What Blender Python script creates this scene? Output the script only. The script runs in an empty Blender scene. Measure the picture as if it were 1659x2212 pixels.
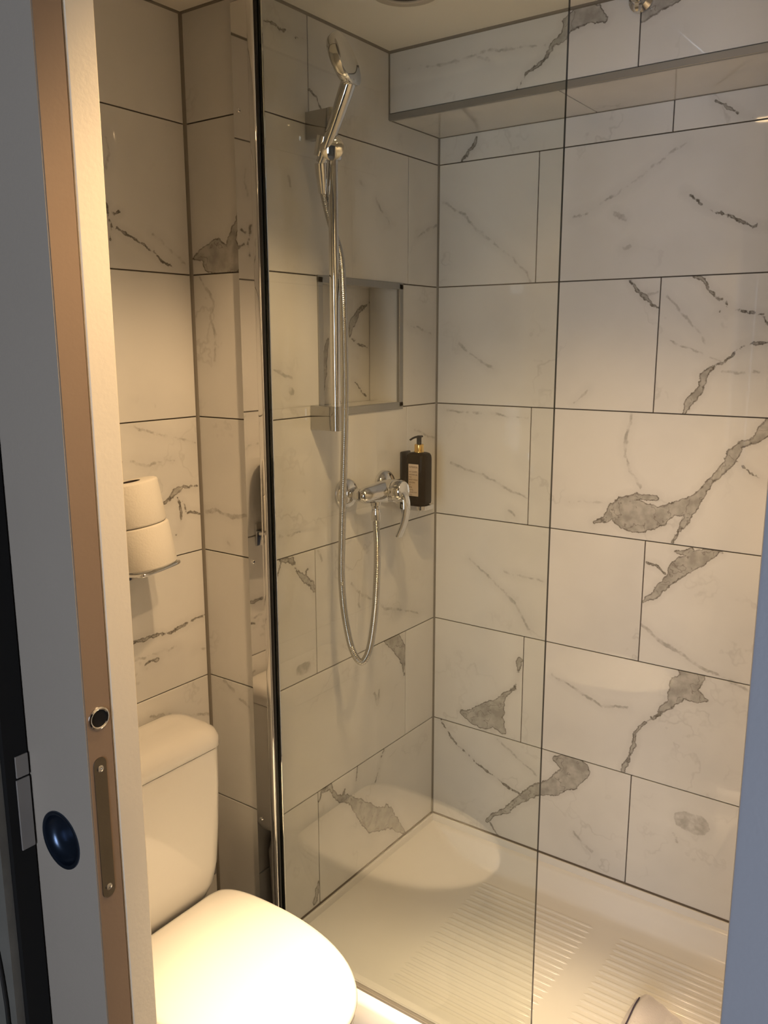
import bpy, bmesh, math, random
from mathutils import Vector, Matrix

random.seed(7)
scene = bpy.context.scene
COL = scene.collection

# ------------------------------------------------------------------ camera
CAM = Vector((1.22464, -1.95171, 1.59435))
YAW, PITCH, ROLL, FPX = 2.1925196, -0.1965334, -0.0016359, 1831.61
fwd = Vector((math.cos(PITCH) * math.cos(YAW), math.cos(PITCH) * math.sin(YAW), math.sin(PITCH)))
rgt = fwd.cross(Vector((0, 0, 1))).normalized()
upv = rgt.cross(fwd)
c_, s_ = math.cos(ROLL), math.sin(ROLL)
r2, u2 = c_ * rgt + s_ * upv, -s_ * rgt + c_ * upv
cam_data = bpy.data.cameras.new('camera')
cam = bpy.data.objects.new('camera', cam_data)
COL.objects.link(cam)
cam.matrix_world = Matrix(((r2.x, u2.x, -fwd.x, CAM.x), (r2.y, u2.y, -fwd.y, CAM.y), (r2.z, u2.z, -fwd.z, CAM.z), (0, 0, 0, 1)))
cam_data.sensor_fit = 'VERTICAL'
cam_data.sensor_height = 36.0
cam_data.sensor_width = 27.0
cam_data.lens = FPX / 2212.0 * 36.0
cam_data.clip_start = 0.02
scene.camera = cam

# ------------------------------------------------------------------ world, exposure, large lights
world = bpy.data.worlds.new('world')
scene.world = world
world.use_nodes = True
bg = world.node_tree.nodes['Background']
bg.inputs[0].default_value = (0.78, 0.85, 1.0, 1)
bg.inputs[1].default_value = 0.018

scene.view_settings.view_transform = 'Standard'
scene.view_settings.look = 'None'
scene.view_settings.gamma = 1.0
scene.view_settings.exposure = 0.05
scene.view_settings.use_curve_mapping = False
scene.cycles.use_light_tree = False
scene.cycles.max_bounces = 6
scene.cycles.diffuse_bounces = 2
scene.cycles.glossy_bounces = 3
scene.cycles.transparent_max_bounces = 10

def area_light(name, loc, target, sx, sy, power, color):
    d = bpy.data.lights.new(name, 'AREA')
    d.shape = 'RECTANGLE'; d.size = sx; d.size_y = sy
    d.energy = power; d.color = color
    o = bpy.data.objects.new(name, d); COL.objects.link(o)
    o.location = loc
    o.rotation_euler = (Vector(target) - Vector(loc)).to_track_quat('-Z', 'Y').to_euler()
    return o
# daylight from the bedroom window behind the photographer
area_light('window_daylight', (1.55, -4.4, 1.35), (0.90, -1.3, 0.9), 1.0, 1.4, 41.0, (0.82, 0.88, 1.0))

LAMP_COLOR = (1.0, 0.66, 0.345)
LAMPS = {  # ceiling downlights: x, y, power
    'toilet': (0.57, -0.93, 31.0),
    'entrance': (0.98, -1.14, 22.0),
    'shower': (0.222, -0.479, 0.0),
}

# ------------------------------------------------------------------ dimensions (metres)
XA = -0.2066          # face of the wall behind the toilet
YB = -0.6613          # face of the short return wall and plane of the shower screen
CEIL = 2.252
ROW = [2.04, 1.738, 1.436, 1.134, 0.832, 0.53, 0.228]   # horizontal joints
XR = 1.27             # right-hand wall
YF = -1.344           # inside of the entrance wall
DX = 0.42             # door edge
T = 0.004             # tile thickness
G = 0.0026            # joint width

# ------------------------------------------------------------------ mesh helpers
class MB:
    def __init__(self): self.bm = bmesh.new()
    def box(self, lo, hi, bevel=0.0, seg=2):
        lo = Vector(lo); hi = Vector(hi)
        m = Matrix.Translation((lo + hi) / 2) @ Matrix.Diagonal((*(hi - lo), 1))
        r = bmesh.ops.create_cube(self.bm, size=1.0, matrix=m)
        if bevel > 0:
            es = set()
            for v in r['verts']: es.update(v.link_edges)
            bmesh.ops.bevel(self.bm, geom=list(es), offset=bevel, segments=seg, profile=0.5, affect='EDGES', clamp_overlap=True)
        return self
    def rings(self, loops, cap0=True, cap1=True, closed=False):
        vs = [[self.bm.verts.new(p) for p in lp] for lp in loops]
        n = len(vs[0]); m = len(vs)
        for i in range(m if closed else m - 1):
            a, b = vs[i], vs[(i + 1) % m]
            for j in range(n):
                try: self.bm.faces.new((a[j], a[(j + 1) % n], b[(j + 1) % n], b[j]))
                except ValueError: pass
        if not closed:
            if cap0: self.bm.faces.new(list(reversed(vs[0])))
            if cap1: self.bm.faces.new(vs[-1])
        return self
    def lathe(self, prof, origin, axis, seg=32, cap0=True, cap1=True, ref=None):
        """prof: list of (radius, height along axis)"""
        o = Vector(origin); a = Vector(axis).normalized()
        u = (ref and Vector(ref) or (Vector((0, 0, 1)) if abs(a.z) < .9 else Vector((1, 0, 0))))
        u = (u - a * u.dot(a)).normalized(); w = a.cross(u)
        loops = [[o + a * h + (u * math.cos(t) + w * math.sin(t)) * max(r, 1e-5) for t in [2 * math.pi * k / seg for k in range(seg)]] for r, h in prof]
        return self.rings(loops, cap0, cap1)
    def cyl(self, p0, p1, r0, r1=None, seg=24):
        p0 = Vector(p0); p1 = Vector(p1)
        return self.lathe([(r0, 0), (r0 if r1 is None else r1, (p1 - p0).length)], p0, p1 - p0, seg)
    def tube(self, path, rad, seg=12, flat=None, up=None, caps=True):
        """sweep along path; rad number or list; flat = (a, b) ellipse factors"""
        P = [Vector(p) for p in path]; n = len(P)
        tg = [(P[min(i + 1, n - 1)] - P[max(i - 1, 0)]).normalized() for i in range(n)]
        u = Vector(up) if up else (Vector((0, 0, 1)) if abs(tg[0].z) < .9 else Vector((1, 0, 0)))
        loops = []
        for i in range(n):
            u = (u - tg[i] * u.dot(tg[i])).normalized(); w = tg[i].cross(u)
            r = rad[i] if isinstance(rad, (list, tuple)) else rad
            ra, rb = (r, r) if not isinstance(r, (list, tuple)) else r
            if flat: ra, rb = ra * flat[0], rb * flat[1]
            loops.append([P[i] + u * math.cos(t) * ra + w * math.sin(t) * rb for t in [2 * math.pi * k / seg for k in range(seg)]])
        return self.rings(loops, caps, caps)
    def build(self, name, mat, parent=None, smooth=35):
        bmesh.ops.recalc_face_normals(self.bm, faces=self.bm.faces[:])
        me = bpy.data.meshes.new(name); self.bm.to_mesh(me); self.bm.free()
        return link(name, me, mat, parent, smooth)

def link(name, me, mat, parent=None, smooth=35):
    if smooth:
        for p in me.polygons: p.use_smooth = True
        me.set_sharp_from_angle(angle=math.radians(smooth))
    if mat is not None and len(me.materials) == 0: me.materials.append(mat)
    o = bpy.data.objects.new(name, me); COL.objects.link(o)
    if parent: o.parent = parent; o.matrix_parent_inverse = Matrix.Translation(-parent.location)
    return o

def tag(o, label, cat, group=None):
    o['label'] = label; o['category'] = cat
    if group: o['group'] = group
    return o
def thing(name, label, cat, loc=(0, 0, 0), group=None):
    o = bpy.data.objects.new(name, None); COL.objects.link(o); o.location = loc
    o.empty_display_size = 0.05
    return tag(o, label, cat, group)
def structure(o, label=None):
    o['kind'] = 'structure'
    if label: o['label'] = label
    return o
def catmull(pts, k=8):
    P = [Vector(p) for p in pts]; P = [P[0] * 2 - P[1]] + P + [P[-1] * 2 - P[-2]]
    out = []
    for i in range(1, len(P) - 2):
        a, b, c, d = P[i - 1:i + 3]
        for j in range(k):
            t = j / k
            out.append(0.5 * ((2 * b) + (c - a) * t + (2 * a - 5 * b + 4 * c - d) * t * t + (3 * b - a - 3 * c + d) * t ** 3))
    out.append(P[-2]); return out
def rrect(cx, cy, z, hx, hy, r, k=6):
    """rounded rectangle loop in a horizontal plane"""
    out = []
    for sx, sy, a0 in ((1, 1, 0), (-1, 1, 90), (-1, -1, 180), (1, -1, 270)):
        for j in range(k + 1):
            a = math.radians(a0 + 90 * j / k)
            out.append((cx + sx * (hx - r) + r * math.cos(a), cy + sy * (hy - r) + r * math.sin(a), z))
    return out

# ------------------------------------------------------------------ materials
def new_mat(name):
    m = bpy.data.materials.new(name); m.use_nodes = True
    nt = m.node_tree
    return m, nt, nt.nodes['Principled BSDF']
def paint(name, col, rough=0.5, metal=0.0, spec=0.5, bump=0.0, bscale=80, vary=0.0, vscale=6, coat=0.0):
    m, nt, b = new_mat(name)
    b.inputs['Base Color'].default_value = (*col, 1); b.inputs['Roughness'].default_value = rough
    b.inputs['Metallic'].default_value = metal; b.inputs['Specular IOR Level'].default_value = spec
    b.inputs['Coat Weight'].default_value = coat; b.inputs['Coat Roughness'].default_value = 0.04
    tc = nt.nodes.new('ShaderNodeTexCoord')
    n = nt.nodes.new('ShaderNodeTexNoise'); n.inputs['Scale'].default_value = vscale; n.inputs['Detail'].default_value = 4
    nt.links.new(tc.outputs['Object'], n.inputs['Vector'])
    mix = nt.nodes.new('ShaderNodeMix'); mix.data_type = 'RGBA'
    mix.inputs[6].default_value = (*[c * (1 - vary) for c in col], 1); mix.inputs[7].default_value = (*[min(1, c * (1 + vary)) for c in col], 1)
    nt.links.new(n.outputs['Fac'], mix.inputs[0]); nt.links.new(mix.outputs[2], b.inputs['Base Color'])
    if bump:
        n2 = nt.nodes.new('ShaderNodeTexNoise'); n2.inputs['Scale'].default_value = bscale; n2.inputs['Detail'].default_value = 3
        nt.links.new(tc.outputs['Object'], n2.inputs['Vector'])
        bp = nt.nodes.new('ShaderNodeBump'); bp.inputs['Strength'].default_value = bump; bp.inputs['Distance'].default_value = 0.002
        nt.links.new(n2.outputs['Fac'], bp.inputs['Height']); nt.links.new(bp.outputs['Normal'], b.inputs['Normal'])
    return m

M = dict(
    grout=paint('grout', (0.13, 0.105, 0.08), 0.9, vary=.25, vscale=30),
    silicone=paint('silicone', (0.21, 0.19, 0.16), 0.5, vary=.15),
    trim=paint('satin_metal_trim', (0.34, 0.34, 0.33), 0.38, metal=0.6, vary=.06),
    chrome=paint('chrome', (0.72, 0.72, 0.72), 0.04, metal=1.0),
    chrome_dark=paint('chrome_dark_reflection', (0.46, 0.46, 0.46), 0.07, metal=1.0),  # bracket chrome darkened in colour, stands in for dark reflections
    chrome_hose=paint('chrome_hose', (0.50, 0.50, 0.49), 0.18, metal=1.0),
    steel=paint('brushed_steel', (0.20, 0.18, 0.15), 0.38, metal=1.0, bump=.05, bscale=300),
    ceramic=paint('ceramic', (0.80, 0.78, 0.74), 0.07, coat=0.3),
    seat=paint('seat_plastic', (0.82, 0.79, 0.72), 0.16, coat=0.1),
    ceiling=paint('ceiling_paint', (0.93, 0.90, 0.82), 0.8, vary=.03, vscale=3),
    plaster=paint('plaster', (0.62, 0.58, 0.52), 0.8, bump=.1),
    cream=paint('cream_jamb_paint', (0.92, 0.85, 0.70), 0.5, bump=.12, bscale=160, vary=.03),
    door=paint('door_paint', (0.47, 0.42, 0.36), 0.45, bump=.15, bscale=350, vary=.05),
    door_edge=paint('door_edge_laminate', (0.31, 0.225, 0.16), 0.42, bump=.06, bscale=200, vary=.06),
    jamb=paint('jamb_paint', (0.44, 0.46, 0.52), 0.5, bump=.15, bscale=300, vary=.05),
    black=paint('black_plastic', (0.012, 0.012, 0.013), 0.35),
    void=paint('matt_black', (0.006, 0.006, 0.006), 0.95),  # matt black for the post in the door gap and the edge disc
    pull=paint('dark_finger_pull', (0.07, 0.10, 0.16), 0.28, metal=.9),
    greyblock=paint('grey_keeper', (0.30, 0.28, 0.26), 0.6),
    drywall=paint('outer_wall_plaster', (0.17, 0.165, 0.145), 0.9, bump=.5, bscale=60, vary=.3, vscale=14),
    gold=paint('gold_collar', (0.80, 0.55, 0.20), 0.2, metal=1.0),
    amber=paint('dark_bottle', (0.008, 0.005, 0.003), 0.22, spec=.1),
    label=paint('label_paper', (0.60, 0.50, 0.40), 0.7, vary=.04),
    ink=paint('label_ink', (0.07, 0.03, 0.012), 0.7),
    paper=paint('toilet_paper', (0.84, 0.80, 0.72), 0.95, bump=.35, bscale=240),
    core=paint('cardboard_core', (0.06, 0.045, 0.035), 0.9),
    tray=paint('tray_acrylic', (0.85, 0.83, 0.79), 0.17, vary=.02, vscale=4),
    spray=paint('spray_face', (0.55, 0.54, 0.50), 0.25, vary=.04),
    towel=paint('towel_cotton', (0.94, 0.90, 0.90), 0.95, bump=.5, bscale=220),
    navy=paint('navy_piping', (0.05, 0.035, 0.07), 0.8),
    floor=paint('floor_tile', (0.06, 0.052, 0.045), 0.35, vary=.2, vscale=8),
    carpet=paint('bedroom_carpet', (0.10, 0.09, 0.085), 0.95, bump=.4, bscale=200, vary=.2),
    baffle=paint('dark_baffle', (0.07, 0.055, 0.04), 0.5),
    white_trim=paint('downlight_trim', (0.55, 0.50, 0.42), 0.4),
    cable=paint('black_cable', (0.02, 0.02, 0.02), 0.5),
)

def glass_mat():
    m = bpy.data.materials.new('clear_glass'); m.use_nodes = True
    nt = m.node_tree; nt.nodes.clear()
    out = nt.nodes.new('ShaderNodeOutputMaterial'); mix = nt.nodes.new('ShaderNodeMixShader')
    tr = nt.nodes.new('ShaderNodeBsdfTransparent'); tr.inputs[0].default_value = (0.965, 0.975, 0.955, 1)
    gl = nt.nodes.new('ShaderNodeBsdfGlossy'); gl.inputs['Roughness'].default_value = 0.0
    geo = nt.nodes.new('ShaderNodeNewGeometry')
    ior = nt.nodes.new('ShaderNodeMix'); ior.inputs[2].default_value = 1.5; ior.inputs[3].default_value = 1 / 1.5
    fr = nt.nodes.new('ShaderNodeFresnel')
    nt.links.new(geo.outputs['Backfacing'], ior.inputs[0]); nt.links.new(ior.outputs[0], fr.inputs['IOR'])
    nt.links.new(fr.outputs[0], mix.inputs[0]); nt.links.new(tr.outputs[0], mix.inputs[1]); nt.links.new(gl.outputs[0], mix.inputs[2])
    nt.links.new(mix.outputs[0], out.inputs[0])
    return m
M['glass'] = glass_mat()
M['glass_edge'] = paint('glass_edge', (0.010, 0.016, 0.013), 0.08)

def lens_mat(strength):
    m, nt, b = new_mat('lamp_lens_%d' % int(strength * 10))
    b.inputs['Base Color'].default_value = (0.2, 0.18, 0.15, 1)
    b.inputs['Emission Color'].default_value = (*LAMP_COLOR, 1); b.inputs['Emission Strength'].default_value = strength
    return m

# --- marble: a node group gives the signed distance to one vein segment
def seg_group():
    g = bpy.data.node_groups.new('vein_segment', 'ShaderNodeTree')
    for nm, ty in (('P', 'NodeSocketVector'), ('A', 'NodeSocketVector'), ('BA', 'NodeSocketVector'), ('InvLen2', 'NodeSocketFloat'), ('W0', 'NodeSocketFloat'), ('DW', 'NodeSocketFloat'), ('Prev', 'NodeSocketFloat')):
        g.interface.new_socket(nm, in_out='INPUT', socket_type=ty)
    g.interface.new_socket('D', in_out='OUTPUT', socket_type='NodeSocketFloat')
    gi = g.nodes.new('NodeGroupInput'); go = g.nodes.new('NodeGroupOutput'); L = g.links.new
    pa = g.nodes.new('ShaderNodeVectorMath'); pa.operation = 'SUBTRACT'; L(gi.outputs['P'], pa.inputs[0]); L(gi.outputs['A'], pa.inputs[1])
    dt = g.nodes.new('ShaderNodeVectorMath'); dt.operation = 'DOT_PRODUCT'; L(pa.outputs[0], dt.inputs[0]); L(gi.outputs['BA'], dt.inputs[1])
    h = g.nodes.new('ShaderNodeMath'); h.operation = 'MULTIPLY'; h.use_clamp = True; L(dt.outputs['Value'], h.inputs[0]); L(gi.outputs['InvLen2'], h.inputs[1])
    sc = g.nodes.new('ShaderNodeVectorMath'); sc.operation = 'SCALE'; L(gi.outputs['BA'], sc.inputs[0]); L(h.outputs[0], sc.inputs['Scale'])
    ds = g.nodes.new('ShaderNodeVectorMath'); ds.operation = 'DISTANCE'; L(pa.outputs[0], ds.inputs[0]); L(sc.outputs[0], ds.inputs[1])
    w = g.nodes.new('ShaderNodeMath'); w.operation = 'MULTIPLY_ADD'; L(h.outputs[0], w.inputs[0]); L(gi.outputs['DW'], w.inputs[1]); L(gi.outputs['W0'], w.inputs[2])
    sb = g.nodes.new('ShaderNodeMath'); sb.operation = 'SUBTRACT'; L(ds.outputs['Value'], sb.inputs[0]); L(w.outputs[0], sb.inputs[1])
    mn = g.nodes.new('ShaderNodeMath'); mn.operation = 'MINIMUM'; L(sb.outputs[0], mn.inputs[0]); L(gi.outputs['Prev'], mn.inputs[1])
    L(mn.outputs[0], go.inputs['D'])
    return g
SEG = seg_group()
MARBLE_BASE = (0.76, 0.75, 0.725)
def marble(name, strong, faint, seed):
    """strong / faint: polylines of (x, y, z, half width) in the tile's own frame"""
    m, nt, b = new_mat(name); L = nt.links.new; N = nt.nodes.new
    b.inputs['Roughness'].default_value = 0.035; b.inputs['Specular IOR Level'].default_value = 0.5
    tc = N('ShaderNodeTexCoord')
    off = N('ShaderNodeVectorMath'); off.operation = 'ADD'; off.inputs[1].default_value = (seed * 1.37, seed * 2.11, seed * .73); L(tc.outputs['Object'], off.inputs[0])
    def noise(scale, detail, rough=.5):
        n = N('ShaderNodeTexNoise'); n.inputs['Scale'].default_value = scale; n.inputs['Detail'].default_value = detail; n.inputs['Roughness'].default_value = rough
        L(off.outputs[0], n.inputs['Vector']); return n
    def warp(src, n, amt):
        s = N('ShaderNodeVectorMath'); s.operation = 'SUBTRACT'; s.inputs[1].default_value = (.5, .5, .5); L(n.outputs['Color'], s.inputs[0])
        k = N('ShaderNodeVectorMath'); k.operation = 'SCALE'; k.inputs['Scale'].default_value = amt; L(s.outputs[0], k.inputs[0])
        a = N('ShaderNodeVectorMath'); a.operation = 'ADD'; L(src, a.inputs[0]); L(k.outputs[0], a.inputs[1]); return a.outputs[0]
    def mapr(src, a, b_, c, d):
        r = N('ShaderNodeMapRange'); r.inputs['From Min'].default_value = a; r.inputs['From Max'].default_value = b_; r.inputs['To Min'].default_value = c; r.inputs['To Max'].default_value = d
        L(src, r.inputs['Value']); return r.outputs['Result']
    def mixc(fac, a, col):
        x = N('ShaderNodeMix'); x.data_type = 'RGBA'
        L(fac, x.inputs[0])
        if isinstance(a, tuple): x.inputs[6].default_value = (*a, 1)
        else: L(a, x.inputs[6])
        if isinstance(col, tuple): x.inputs[7].default_value = (*col, 1)
        else: L(col, x.inputs[7])
        return x.outputs[2]
    def chain(P, polys, gain=1.0):
        prev = None
        for pl in polys:
            for (a, c) in zip(pl[:-1], pl[1:]):
                g = N('ShaderNodeGroup'); g.node_tree = SEG
                A = Vector(a[:3]); BA = Vector(c[:3]) - A
                g.inputs['A'].default_value = A; g.inputs['BA'].default_value = BA
                g.inputs['InvLen2'].default_value = 1 / max(BA.length_squared, 1e-8)
                g.inputs['W0'].default_value = a[3] * gain + .0003; g.inputs['DW'].default_value = (c[3] - a[3]) * gain
                L(P, g.inputs['P'])
                if prev is None: g.inputs['Prev'].default_value = 1.0
                else: L(prev, g.inputs['Prev'])
                prev = g.outputs['D']
        return prev
    def mul(a, b_):
        x = N('ShaderNodeMath'); x.operation = 'MULTIPLY'; L(a, x.inputs[0])
        if isinstance(b_, float): x.inputs[1].default_value = b_
        else: L(b_, x.inputs[1])
        return x.outputs[0]
    cloud = noise(5, 3)
    col = mixc(mapr(cloud.outputs['Fac'], .42, .72, 0, .5), MARBLE_BASE, (0.62, 0.615, 0.60))
    # hairline marbling everywhere: thin level set of a stretched noise
    hair = noise(3.2, 5, .62)
    ab = N('ShaderNodeMath'); ab.operation = 'SUBTRACT'; ab.inputs[1].default_value = .5; L(hair.outputs['Fac'], ab.inputs[0])
    ab2 = N('ShaderNodeMath'); ab2.operation = 'ABSOLUTE'; L(ab.outputs[0], ab2.inputs[0])
    hm = mul(mapr(ab2.outputs[0], 0.0, 0.012, 1, 0), mapr(cloud.outputs['Fac'], .5, .68, 0, .45))
    col = mixc(hm, col, (0.45, 0.44, 0.42))
    n4 = noise(75, 3, .7)
    n1, n2, n3 = noise(26, 3, .62), noise(100, 2, .6), noise(45, 3)
    P = warp(warp(tc.outputs['Object'], n1, .020), n2, .0055)
    if faint:
        d = chain(P, faint)
        f = mul(mapr(d, -.0005, .0022, 1, 0), mapr(n3.outputs['Fac'], .36, .62, .12, .8))
        col = mixc(f, col, (0.33, 0.315, 0.29))
        halo = mapr(d, 0, .02, .22, 0)
        col = mixc(halo, col, (0.55, 0.545, 0.53))
    if strong:
        d0 = chain(P, strong, 1.12)
        jag = N('ShaderNodeMath'); jag.operation = 'MULTIPLY_ADD'; L(n4.outputs['Fac'], jag.inputs[0]); jag.inputs[1].default_value = .007
        jof = N('ShaderNodeMath'); jof.operation = 'SUBTRACT'; L(d0, jof.inputs[0]); jof.inputs[1].default_value = .0035; L(jof.outputs[0], jag.inputs[2])
        # only wide patches get the ragged outline, thin veins stay unbroken
        d = N('ShaderNodeMath'); d.operation = 'MINIMUM'; L(jag.outputs[0], d.inputs[0])
        sh = N('ShaderNodeMath'); sh.operation = 'ADD'; L(d0, sh.inputs[0]); sh.inputs[1].default_value = .0006; L(sh.outputs[0], d.inputs[1]); d = d.outputs[0]
        col = mixc(mapr(d, -.001, .016, .28, 0), col, (0.50, 0.49, 0.47))
        fillc = mixc(mapr(n3.outputs['Fac'], .35, .65, 0, 1), (0.33, 0.315, 0.285), (0.50, 0.485, 0.45))
        col = mixc(mapr(d, -.0006, .0008, .92, 0), col, fillc)
        rimn = mapr(n2.outputs['Fac'], .38, .6, .45, 1)
        up = mapr(d, -.0035, -.0008, 0, 1); dn = mapr(d, -.0004, .0012, 1, 0)
        col = mixc(mul(mul(up, dn), mul(rimn, .85)), col, (0.085, 0.07, 0.055))
        crack = noise(16, 3, .6)
        cb = N('ShaderNodeMath'); cb.operation = 'SUBTRACT'; cb.inputs[1].default_value = .5; L(crack.outputs['Fac'], cb.inputs[0])
        cb2 = N('ShaderNodeMath'); cb2.operation = 'ABSOLUTE'; L(cb.outputs[0], cb2.inputs[0])
        col = mixc(mul(mapr(cb2.outputs[0], 0, .012, .6, 0), mapr(d, -.006, -.004, 1, 0)), col, (0.13, 0.11, 0.09))
    L(col, b.inputs['Base Color'])
    return m
PLAIN = [marble('marble_plain_%d' % i, [], [], 11.3 + i * 5.1) for i in range(4)]

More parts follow.
